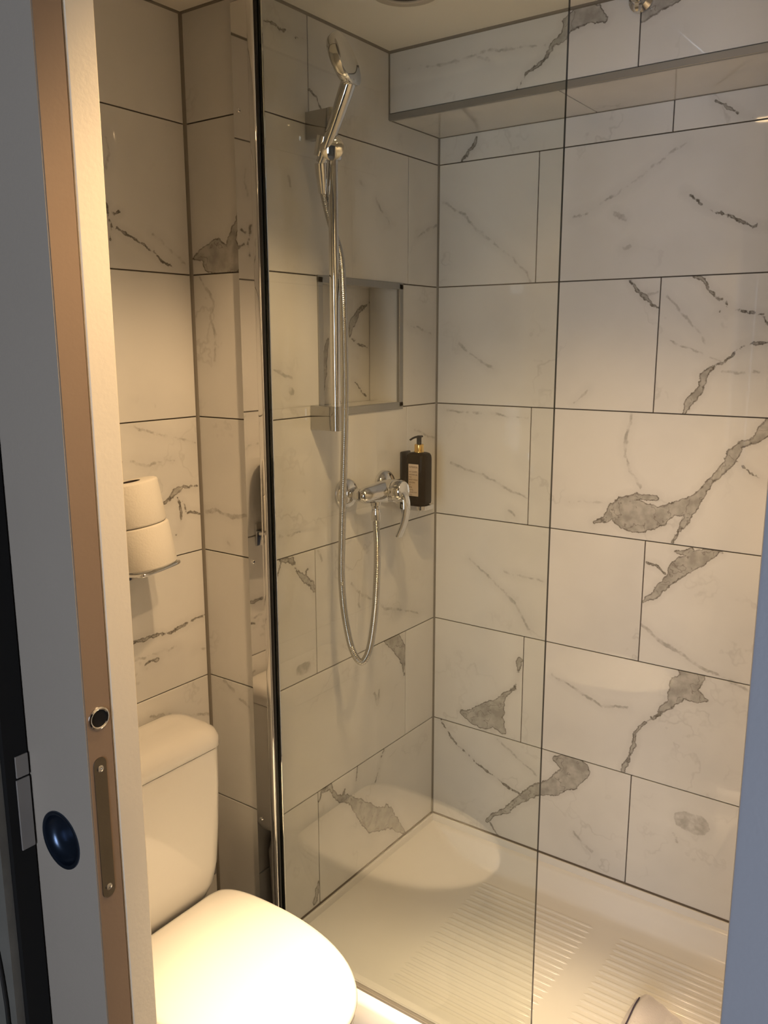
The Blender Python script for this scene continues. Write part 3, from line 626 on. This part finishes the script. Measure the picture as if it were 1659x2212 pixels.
# ------------------------------------------------------------------ glass screen
def make_screen():
    t = thing('shower_screen', 'fixed clear glass shower screen with chrome wall channel beside the toilet', 'shower screen', (.3, YB, .206))
    GX0, GX1, GZ0, GZ1, GT = .004, .6435, .212, 2.235, .0066
    yc = YB - .0035
    y0, y1 = yc - GT / 2, yc + GT / 2
    bm = bmesh.new()
    r = bmesh.ops.create_cube(bm, size=1.0, matrix=Matrix.Translation(((GX0 + GX1) / 2, yc, (GZ0 + GZ1) / 2)) @ Matrix.Diagonal((GX1 - GX0, GT, GZ1 - GZ0, 1)))
    bm.normal_update()
    for f in bm.faces: f.material_index = 0 if abs(f.normal.y) > .9 else 1
    me = bpy.data.meshes.new('glass_pane'); bm.to_mesh(me); bm.free()
    me.materials.append(M['glass']); me.materials.append(M['glass_edge'])
    link('glass_pane', me, None, t, 0)
    ch = MB()
    ch.box((-.053, YB - .0125, .208), (-.006, YB - .0008, GZ1), .0008, 1)      # flat face plate on the return wall
    ch.box((-.008, YB - .0165, .208), (.009, y0 - .0008, GZ1), .0035, 3)       # rounded lip that grips the pane
    ch.box((.0012, y1 + .0006, .208), (.016, y1 + .0045, GZ1), .001, 1)
    ch = ch.build('wall_channel', M['chrome'], t)
    MB().box((.009, y0 - .004, .208), (.0125, y0 - .0002, GZ1)).build('gasket', M['black'], t)
    for z in (2.040, 1.132, .522):
        s = MB().lathe([(.0045, 0), (.0045, .0012), (.003, .0026), (0, .003)], (-.039, YB - .0125, z), (0, -1, 0), 16).build('screw', M['chrome'], ch)
    MB().box((.012, y0 - .002, .2066), (GX1, y1 + .002, .2125)).build('bottom_seal', M['silicone'], t)
    # stabilising bar from the pane to the soffit
    MB().cyl((.592, SY - .012, 2.236), (.605, yc, 2.236), .009, seg=20).build('support_bar', M['chrome'], t)
    fl = MB().lathe([(.024, .001), (.024, .006), (.015, .014), (.013, .03)], (.591, SY, 2.236), (0, -1, 0), 24).build('wall_flange', M['chrome'], t)
    MB().lathe([(.008, 0), (.008, .012), (.006, .017), (.0045, .019)], (.591, SY - .02, 2.228), (0, 0, -1), 6).build('grub_screw', M['chrome'], fl, 20)
    MB().box((.589, yc - .014, 2.218), (.621, yc + .014, 2.252 - .002), .003, 2).build('glass_clamp', M['chrome'], t)
make_screen()

# ------------------------------------------------------------------ shower rail
RX, RY = 0.0635, -0.510
def make_rail():
    t = thing('shower_rail', 'vertical chrome riser rail fixed to the marble wall beside the niche', 'shower rail', (0.0, RY, 1.41))
    MB().cyl((RX, RY, 1.412), (RX, RY, 2.060), .0105, seg=28).build('rail', M['chrome'], t)
    for z0, z1 in ((1.407, 1.460), (2.008, 2.062)):
        b = MB(); b.box((.0008, RY - .0115, z0), (RX - .002, RY + .0115, z1), .0012, 2)
        b.lathe([(.0118, 0), (.0118, z1 - z0)], (RX, RY, z0), (0, 0, 1), 28)
        b.build('bracket', M['chrome_dark'], t)
    s = MB(); s.lathe([(.016, 0), (.0185, .004), (.0185, .030), (.016, .034)], (RX, RY, 1.962), (0, 0, 1), 28)
    s = s.build('slider', M['chrome'], t)
    MB().lathe([(.014, .008), (.023, .026), (.0245, .034), (.020, .0365)], (RX - .002, RY, 1.984), (.62, -.78, -.10), 28).build('knob', M['chrome'], s)
    MB().lathe([(.0125, -.020), (.0165, .018)], (RX - .004, RY - .028, 1.985), (.35, .05, 1), 24, True, True).build('holder_cup', M['chrome'], s)
make_rail()

def make_hand_shower():
    t = thing('hand_shower', 'chrome hand shower with round flat head resting in the rail holder', 'hand shower', (.06, -.535, 1.96))
    Y = -.537
    pts = [(.054, Y, 1.955), (.070, Y, 1.985), (.092, Y, 2.025), (.110, Y, 2.060), (.123, Y, 2.086), (.131, Y, 2.103)]
    MB().tube(catmull(pts, 5), [.0105 + .0045 * min(1, k / 18) for k in range(26)], 20).build('handle', M['chrome'], t)
    # flat chrome back looks into the room, spray side to the wall
    c = Vector((.1265, Y, 2.138)); n = Vector((.905, .22, .31)).normalized()
    MB().lathe([(.0485, -.019), (.0510, -.015), (.0520, -.004), (.0515, .0), (.0495, .0012), (.02, .0018), (0, .0018)], c, n, 48, False, False).build('head', M['chrome'], t)
    MB().lathe([(.0484, -.0191), (.046, -.0205), (0, -.021)], c, n, 48, False, False).build('spray_face', M['spray'], t)
make_hand_shower()

HOSE = [(0.0530, -0.5365, 1.9545), (0.0487, -0.527, 1.9156), (0.0425, -0.508, 1.8804), (0.0425, -0.4935, 1.8441), (0.0530, -0.4880, 1.8063), (0.070, -0.4945, 1.763), (0.085, -0.508, 1.6818), (0.0951, -0.517, 1.5379), (0.0977, -0.522, 1.4404), (0.0922, -0.52, 1.3399), (0.0809, -0.515, 1.1833), (0.0765, -0.513, 1.0759), (0.0838, -0.512, 0.9901), (0.1012, -0.51, 0.916), (0.1235, -0.505, 0.8862), (0.1361, -0.49, 0.9153), (0.1324, -0.465, 0.9867), (0.1173, -0.435, 1.0646), (0.0971, -0.405, 1.1322), (0.0763, -0.38, 1.1691), (0.065, -0.366, 1.1902)]
def make_hose():
    t = thing('shower_hose', 'ribbed chrome shower hose hanging in a long loop below the mixer', 'shower hose', HOSE[14])
    path = catmull(HOSE, 40)
    L = 0; rad = []
    for i, p in enumerate(path):
        if i: L += (p - path[i - 1]).length
        rad.append(.0068)
    # resample finely so that each ring of the metal winding is geometry
    dist = [0]
    for i in range(1, len(path)): dist.append(dist[-1] + (path[i] - path[i - 1]).length)
    step = .0014; out = []; j = 0; s = 0
    while s < dist[-1]:
        while dist[j + 1] < s: j += 1
        f = (s - dist[j]) / (dist[j + 1] - dist[j]); out.append(path[j].lerp(path[j + 1], f)); s += step
    rads = [.0083 if k % 3 == 0 else (.0080 if k % 3 == 1 else .0073) for k in range(len(out))]
    MB().tube(out, rads, 10).build('tube', M['chrome_hose'], t, 60)
    a, b = Vector(HOSE[-1]), Vector(HOSE[-1]) - Vector(HOSE[-2])
    MB().lathe([(.0085, -.004), (.0112, 0), (.0112, .016), (.0095, .024)], a - b.normalized() * .006, (0, 0, 1), 24).build('hose_nut', M['chrome'], t)
    d = Vector(HOSE[1]) - Vector(HOSE[0])
    MB().lathe([(.0125, 0), (.0120, .02), (.0085, .058)], HOSE[0], d, 24).build('hose_cone', M['chrome'], t)
make_hose()

# ------------------------------------------------------------------ mixer
def make_mixer():
    t = thing('shower_mixer', 'chrome single lever wall mixer between the hose loop and the soap bottle', 'mixer tap', (0, -.325, 1.245))
    zc = 1.247
    for y in (-.403, -.247):
        MB().lathe([(.037, .0006), (.037, .006), (.034, .014), (.026, .021), (.014, .025)], (0, y, zc), (1, 0, 0), 40).build('escutcheon', M['chrome'], t)
        MB().lathe([(.012, .024), (.012, .034), (.0155, .036), (.0155, .047), (.013, .049)], (0, y, zc), (1, 0, 0), 6).build('union_nut', M['chrome'], t, 20)
    # body: swept between the unions, thicker in the middle
    P = [(.050, -.412, zc), (.055, -.400, zc), (.060, -.370, zc), (.063, -.345, zc), (.064, -.325, zc), (.063, -.305, zc), (.060, -.280, zc), (.055, -.250, zc), (.050, -.238, zc)]
    R = [.011, .0190, .0228, .0262, .0272, .0262, .0228, .0190, .011]
    pp = catmull(P, 4); rr = catmull([(r, 0, 0) for r in R], 4)
    MB().tube(pp, [(r.x, r.x) for r in rr], 28, up=(0, 0, 1)).build('body', M['chrome'], t)
    ax = Vector((1, 0, .10)).normalized()
    MB().lathe([(.0245, .0), (.0268, .008), (.0268, .026), (.0255, .027)], (.066, -.325, zc + .001), ax, 36).build('cartridge_collar', M['chrome'], t)
    MB().lathe([(.0260, .028), (.0260, .046), (.022, .052), (.010, .054)], (.066, -.325, zc + .001), ax, 36).build('handle_cap', M['chrome'], t)
    lev = catmull([(.112, -.325, zc + .004), (.121, -.326, zc - .006), (.126, -.327, zc - .023), (.126, -.328, zc - .045), (.120, -.330, zc - .072), (.108, -.333, zc - .103)], 6)
    n = len(lev)
    MB().tube(lev, [((.0058, .0140) if k > 4 else (.0058 + .002 * (4 - k) / 4, .0140 + .004 * (4 - k) / 4)) for k in range(n)], 20, up=(1, 0, 0)).build('lever', M['chrome'], t)
    MB().lathe([(.0125, 0), (.0125, .012), (.0095, .016), (.0095, .034)], (.062, -.362, zc - .016), (0, 0, -1), 24).build('outlet', M['chrome'], t)
make_mixer()

# ------------------------------------------------------------------ soap dispenser
def make_soap():
    h = thing('dispenser_holder', 'chrome wall bracket holding the dark soap bottle near the corner', 'bottle holder', (0, -.15, 1.18))
    cx, cy = .046, -.153
    z0 = 1.1885
    b = MB(); b.box((.0006, cy - .021, 1.172), (.0075, cy + .021, 1.322), .003, 2); b.build('back_plate', M['black'], h)
    r = MB(); r.rings([rrect(cx - .004, cy, z0 - .0125, .036, .031, .018, 6), rrect(cx - .004, cy, z0 - .0105, .0375, .0325, .019, 6), rrect(cx - .004, cy, z0 - .0008, .0375, .0325, .019, 6)]); r.build('tray', M['chrome'], h)
    MB().lathe([(.006, 0), (.009, -.004), (.009, -.016), (.005, -.022)], (.010, cy - .004, z0 - .0122), (0, 0, 1), 20).build('lock_knob', M['chrome'], h)
    t = thing('soap_bottle', 'dark brown pump bottle with beige label in the wall bracket by the corner', 'bottle', (cx, cy, z0))
    hx, hy = .0285, .0255
    zz = z0 - .0006
    L = [(zz, .8), (zz + .003, .97), (zz + .008, 1), (zz + .118, 1), (zz + .126, .96), (zz + .1315, .84), (zz + .134, .62), (zz + .1345, .4)]
    MB().rings([rrect(cx, cy, z, hx * s, hy * s, .0135 * s, 7) for z, s in L]).build('body', M['amber'], t, 50)
    zt = zz + .1345
    MB().lathe([(.0125, 0), (.0125, .003), (.0118, .004), (.0118, .019), (.0095, .0205)], (cx, cy, zt), (0, 0, 1), 28).build('collar', M['gold'], t)
    p = MB(); p.lathe([(.0062, .019), (.0062, .0345), (.0068, .037), (.0068, .0405), (.005, .042)], (cx, cy, zt), (0, 0, 1), 20)
    p.tube(catmull([(cx + .004, cy + .008, zt + .0395), (cx, cy, zt + .0395), (cx - .006, cy - .014, zt + .0375), (cx - .010, cy - .026, zt + .0325)], 4), [(.0026, .0045)] * 8 + [(.0024, .0032)] * 5, 14, up=(0, 0, 1))
    p.build('pump', M['black'], t)
    # label curved over the long face that looks to the front
    lz0, lz1 = zz + .024, zz + .106
    yl = cy - hy - .0004
    MB().box((cx - .0150, yl, lz0), (cx + .0150, yl + .0006, lz1)).build('label', M['label'], t, 0)
    lab = [o for o in t.children if o.name.startswith('label')][0]
    lines = [('AMARIA', .0074, .096), ('LE CORPS', .0056, .0845), ('SHOWER GEL', .0047, .0775), ('FOR', .0040, .0712), ('BODY WASH', .0048, .0645), ('SAVON', .0056, .0572), ('DE', .0040, .0512), ('SPA', .0060, .0445), ('HOTEL', .0044, .0385), ('COLLECTION', .0040, .0325), ('300 ML', .0034, .0262)]
    for txt, size, zo in lines:
        cu = bpy.data.curves.new('lettering', 'FONT'); cu.body = txt; cu.size = size * 1.0; cu.align_x = 'LEFT'; cu.extrude = .00006
        tmp = bpy.data.objects.new('lettering_src', cu); COL.objects.link(tmp)
        dg = bpy.context.evaluated_depsgraph_get()
        me = bpy.data.meshes.new_from_object(tmp.evaluated_get(dg)); bpy.data.objects.remove(tmp); bpy.data.curves.remove(cu)
        wdt = max(v.co.x for v in me.vertices)
        k = min(1.0, .0262 / wdt)
        for v in me.vertices:
            v.co = Vector((cx - .0132 + v.co.x * k, yl - .00012 - v.co.z, zz + zo + v.co.y))
        link('lettering', me, M['ink'], lab, 0)
make_soap()

# ------------------------------------------------------------------ toilet
def make_toilet():
    YC = -.946
    t = thing('toilet', 'white close-coupled toilet with closed lid in front of the glass screen', 'toilet', (.1, YC, 0))
    # cistern
    def sec(z, xb, xf, hw, r): return rrect((xb + xf) / 2, YC, z, (xf - xb) / 2, hw, r, 8)
    MB().rings([sec(.372, -.185, -.10, .09, .035), sec(.380, -.192, -.078, .130, .045), sec(.398, -.196, -.068, .152, .045), sec(.425, -.198, -.062, .165, .042), sec(.47, -.199, -.057, .171, .040), sec(.56, -.200, -.0525, .1745, .038), sec(.66, -.200, -.050, .1765, .036), sec(.7435, -.200, -.0495, .1765, .035)]).build('cistern', M['ceramic'], t, 60)
    MB().rings([sec(.7462, -.2005, -.0475, .1790, .036), sec(.7475, -.2015, -.0460, .1805, .037), sec(.766, -.2015, -.0475, .1800, .038), sec(.778, -.2000, -.0535, .1765, .040), sec(.786, -.1950, -.066, .168, .042), sec(.7895, -.185, -.082, .155, .044), sec(.7905, -.17, -.10, .135, .03)]).build('cistern_lid', M['ceramic'], t, 60)
    MB().lathe([(.022, 0), (.022, .003), (.018, .005), (0, .0055)], (-.125, YC - .075, .7900), (0, 0, 1), 28).build('flush_button', M['chrome'], t)
    # bowl, seat and lid share one plan outline
    hw = [(-.062, .0), (-.061, .120), (-.056, .145), (-.046, .158), (-.025, .170), (.01, .1785), (.06, .183), (.12, .184), (.18, .1795), (.24, .168), (.29, .151), (.33, .130), (.365, .102), (.39, .072), (.405, .042), (.411, .018), (.412, .0)]
    up = hw[1:-1]
    outline = [(x, y) for x, y in up] + [(.412, 0)] + [(x, -y) for x, y in reversed(up)]
    P = catmull([(x, y, 0) for x, y in outline], 3)
    def lid(z, inset, fx=0.0):
        out = []
        for p in P:
            x, y = p.x, p.y
            dx, dy = x - .17, y
            l = math.hypot(dx, dy); k = max(.02, (l - inset) / l)
            out.append((.17 + dx * k + fx, YC + dy * k, z))
        return out
    MB().rings([lid(.3930, .006), lid(.3945, .001), lid(.398, .0), lid(.4035, .0015), lid(.4078, .006), lid(.4098, .014), lid(.4110, .04), lid(.4122, .09), lid(.4128, .15)]).build('seat_lid', M['seat'], t, 60)
    MB().rings([lid(.3745, .010), lid(.3755, .005), lid(.379, .003), lid(.388, .003), lid(.3918, .006), lid(.3924, .02)]).build('seat', M['seat'], t, 60)
    B = [(.372, .010, 0), (.366, .006, 0), (.350, .008, 0), (.31, .022, -.004), (.25, .052, -.014), (.17, .080, -.03), (.09, .092, -.04), (.02, .088, -.04), (0, .084, -.04)]
    MB().rings([lid(.3735, .02)] + [lid(z, i, f) for z, i, f in B]).build('bowl', M['ceramic'], t, 60)
    MB().rings([rrect(-.11, YC, .0, .085, .10, .04, 6), rrect(-.11, YC, .30, .085, .115, .04, 6), rrect(-.12, YC, .371, .07, .085, .035, 6)]).build('foot', M['ceramic'], t, 60)
    for dy in (-.075, .075):
        MB().cyl((-.052, YC + dy - .018, .3975), (-.052, YC + dy + .018, .3975), .0065, seg=16).build('hinge', M['chrome'], t)
make_toilet()

# supply valve between cistern and return wall
t = thing('angle_valve', 'small black and chrome angle valve in the gap behind the toilet cistern', 'valve', (-.15, -.735, .40))
MB().cyl((XA + .001, -.732, .385), (-.150, -.732, .385), .008, seg=16).build('pipe', M['chrome'], t)
MB().lathe([(.011, 0), (.011, .016), (.0085, .018), (.0085, .026)], (-.150, -.732, .372), (0, 0, 1), 20).build('valve_body', M['chrome'], t)
MB().lathe([(.010, 0), (.0135, .003), (.0135, .016), (.010, .020)], (-.150, -.732, .398), (0, 0, 1), 12).build('knob', M['black'], t, 20)

# ------------------------------------------------------------------ toilet rolls and holder
def make_rolls():
    h = thing('roll_holder', 'chrome wall holder with flat bar carrying two spare toilet rolls', 'roll holder', (XA, -.896, 1.15))
    axis = (Vector((-.1470, -.8985, 1.3310)) - Vector((-.1220, -.8810, 1.1550))).normalized()
    base = Vector((-.1220, -.8810, 1.1550))
    b = MB()
    b.box((XA + .0006, -.910, 1.108), (XA + .006, -.852, 1.165), .002, 2); b.build('wall_plate', M['chrome'], h)
    side = Vector((0, 1, 0)); side = (side - axis * side.dot(axis)).normalized(); out = axis.cross(side) * -1
    if out.x < 0: out = -out
    o0 = base - axis * .0055
    path = [o0 + side * s + out * q for s, q in ((-.046, -.05), (-.048, .020), (-.040, .034), (0, .036), (.040, .034), (.048, .020), (.046, -.05))]
    MB().tube(catmull(path, 5), .0042, 12).build('bar', M['chrome'], h)
    MB().tube([o0 + side * -.046 + out * -.05, o0 + side * .046 + out * -.05], .0042, 12).build('rear_bar', M['chrome'], h)
    MB().cyl((XA + .004, -.881, 1.140), o0 + out * -.05, .006, seg=14).build('arm', M['chrome'], h)
    MB().cyl(o0 + out * -.052, o0 + axis * .0 + out * .034, .0036, seg=12).build('cross_bar', M['chrome'], h)
    labels = ['lower white toilet roll leaning on the chrome holder', 'upper white toilet roll stacked on another roll against the wall']
    for k in range(2):
        c = base + axis * (.0875 * k + .0004)
        jitter = Vector((0, -.002 * k, 0))
        r = thing('toilet_roll', labels[k], 'toilet roll', c, group=None)
        R, H = (.0545 if k == 0 else .0535), .0865
        MB().lathe([(.0205, .0), (.050, .0), (R - .001, .0015), (R, .004), (R, H - .004), (R - .001, H - .0015), (.050, H), (.0205, H)], c + jitter, axis, 56, False, False).build('paper', M['paper'], r, 50)
        MB().lathe([(.0204, .001), (.0204, H - .0005), (.0192, H - .0005), (.0192, .001)], c + jitter, axis, 40, False, False).build('core', M['core'], r)
make_rolls()

# ------------------------------------------------------------------ sliding door
def make_door():
    y0, y1 = -1.4160, -1.3815
    t = thing('sliding_door', 'grey sliding door at the left with brown edge and round dark finger pull', 'door', (0, -1.40, 0))
    c = (.352, y0, .996)
    lf = MB(); xa, xb, za, zb = -.42, DX - .0012, .012, 2.118
    def loop_edges(pts):
        vs = [lf.bm.verts.new(p) for p in pts]
        return vs, [lf.bm.edges.new((vs[k], vs[(k + 1) % len(vs)])) for k in range(len(vs))]
    ov, oe = loop_edges([(xa, y0, za), (xb, y0, za), (xb, y0, zb), (xa, y0, zb)])
    iv, ie = loop_edges([(c[0] + .0335 * math.cos(2 * math.pi * k / 48), y0, c[2] + .0335 * math.sin(2 * math.pi * k / 48)) for k in range(48)])
    bmesh.ops.triangle_fill(lf.bm, edges=oe + ie, use_beauty=True, use_dissolve=False)
    bv = [lf.bm.verts.new((v.co.x, y1, v.co.z)) for v in ov]
    for k in range(4): lf.bm.faces.new((ov[k], ov[(k + 1) % 4], bv[(k + 1) % 4], bv[k]))
    lf.bm.faces.new(bv)
    lf.build('leaf', M['door'], t, 20)
    e = MB().box((DX - .0012, y0 + .0014, .012), (DX, y1 - .0004, 2.118)).build('edge_strip', M['door_edge'], t, 0)
    # finger pull: cup set into the face
    MB().lathe([(.0375, .0001), (.0372, .0016), (.0350, .0020), (.0325, .0010), (.0315, -.003), (.029, -.0075), (.024, -.0105), (.014, -.012), (0, -.0123)], c, (0, -1, 0), 48, False, False).build('finger_pull', M['pull'], t)
    # round thumb pull on the edge
    c = (DX, -1.398, 1.168)
    r = MB().lathe([(.0104, .0002), (.0104, .0016), (.0118, .0022), (.0136, .0014), (.0140, .0001)], c, (1, 0, 0), 36, False, False).build('edge_pull_ring', M['chrome'], t)
    MB().lathe([(.0104, .0003), (0, .00025)], c, (1, 0, 0), 36, False, False).build('hole_shade', M['void'], r)  # flat black disc, the shade inside the hole put into its colour
    # lock face plate
    b = MB(); yc, hw = -1.4012, .0088
    z0, z1 = .938, 1.120
    loop = []
    for sgn, zc, a0 in ((1, z1 - hw, 0), (-1, z0 + hw, 180)):
        for k in range(13):
            a = math.radians(a0 + 180 * k / 12); loop.append((hw * math.cos(a), zc + hw * math.sin(a)))
    b.rings([[(DX + .0001, yc + u, z) for u, z in loop], [(DX + .0010, yc + u * .97, z) for u, z in loop]], True, True)
    pl = b.build('lock_plate', M['steel'], t)
    for z in (1.106, .952):
        s = MB().lathe([(.0042, 0), (.0042, .0006), (.0030, .0011), (.0016, .0011), (.0014, .0003)], (DX + .001, yc, z), (1, 0, 0), 18).build('screw', M['chrome'], pl)
make_door()

# ------------------------------------------------------------------ beside the door: jamb post, keeper, outer wall, cable
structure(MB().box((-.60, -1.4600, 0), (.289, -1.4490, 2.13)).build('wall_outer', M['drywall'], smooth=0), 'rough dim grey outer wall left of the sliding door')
structure(MB().box((-.60, -1.4485, 0), (.297, -1.4185, 2.13)).build('trim_15', M['void'], smooth=0), 'black post filling the gap between the outer wall and the sliding door')
k = thing('door_keeper', 'small grey keeper block on the black post left of the finger pull', 'door keeper', (.298, -1.428, 1.02))
MB().box((.2973, -1.4370, .972), (.2995, -1.4190, 1.0670), .0006, 1).build('block', M['greyblock'], k)
MB().box((.2973, -1.4360, 1.0695), (.2995, -1.4190, 1.0980), .0006, 1).build('cap', M['greyblock'], k)
tag(MB().tube(catmull([(.225, -1.4632, .95), (.248, -1.4632, .88), (.2625, -1.4632, .83), (.2706, -1.4632, .774), (.2727, -1.4632, .70), (.270, -1.4632, .35), (.268, -1.4632, .0)], 6), .0025, 10).build('cable', M['cable']), 'thin black cable running down the outer wall at lower left', 'cable')

# ------------------------------------------------------------------ towel in the tray
def make_towel():
    t = thing('bath_towel', 'white towel with dark piping crumpled in the tray at the bottom right', 'towel', (.78, -.42, .142))
    nu, nv = 30, 26
    def surf(u, v):
        # u along the piped edge (0 = visible corner), v across
        x = .722 + .16 * v + .05 * u - .05 * u * (1 - v)
        y = -.285 - .26 * u + .03 * math.sin(v * 3) * (1 - u) - .05 * v
        ridge = math.exp(-((v - .16) / .16) ** 2) * (.022 + .015 * u)
        z = .1475 + ridge + .006 * math.sin(7 * u + 4 * v) ** 2 + .004 * math.sin(13 * v + 2 * u) ** 2 + .012 * v * u
        return Vector((x, y, z))
    bm = bmesh.new(); g = [[bm.verts.new(surf(i / nu, j / nv)) for j in range(nv + 1)] for i in range(nu + 1)]
    for i in range(nu):
        for j in range(nv): bm.faces.new((g[i][j], g[i][j + 1], g[i + 1][j + 1], g[i + 1][j]))
    bmesh.ops.solidify(bm, geom=bm.faces[:], thickness=-.004)
    bmesh.ops.recalc_face_normals(bm, faces=bm.faces[:])
    me = bpy.data.meshes.new('cloth'); bm.to_mesh(me); bm.free()
    link('cloth', me, M['towel'], t, 60)
    MB().tube([surf(i / nu, .07 + .02 * i / nu) + Vector((0, 0, .0042)) for i in range(2, nu + 1)], .0014, 8).build('piping', M['navy'], t)
make_towel()
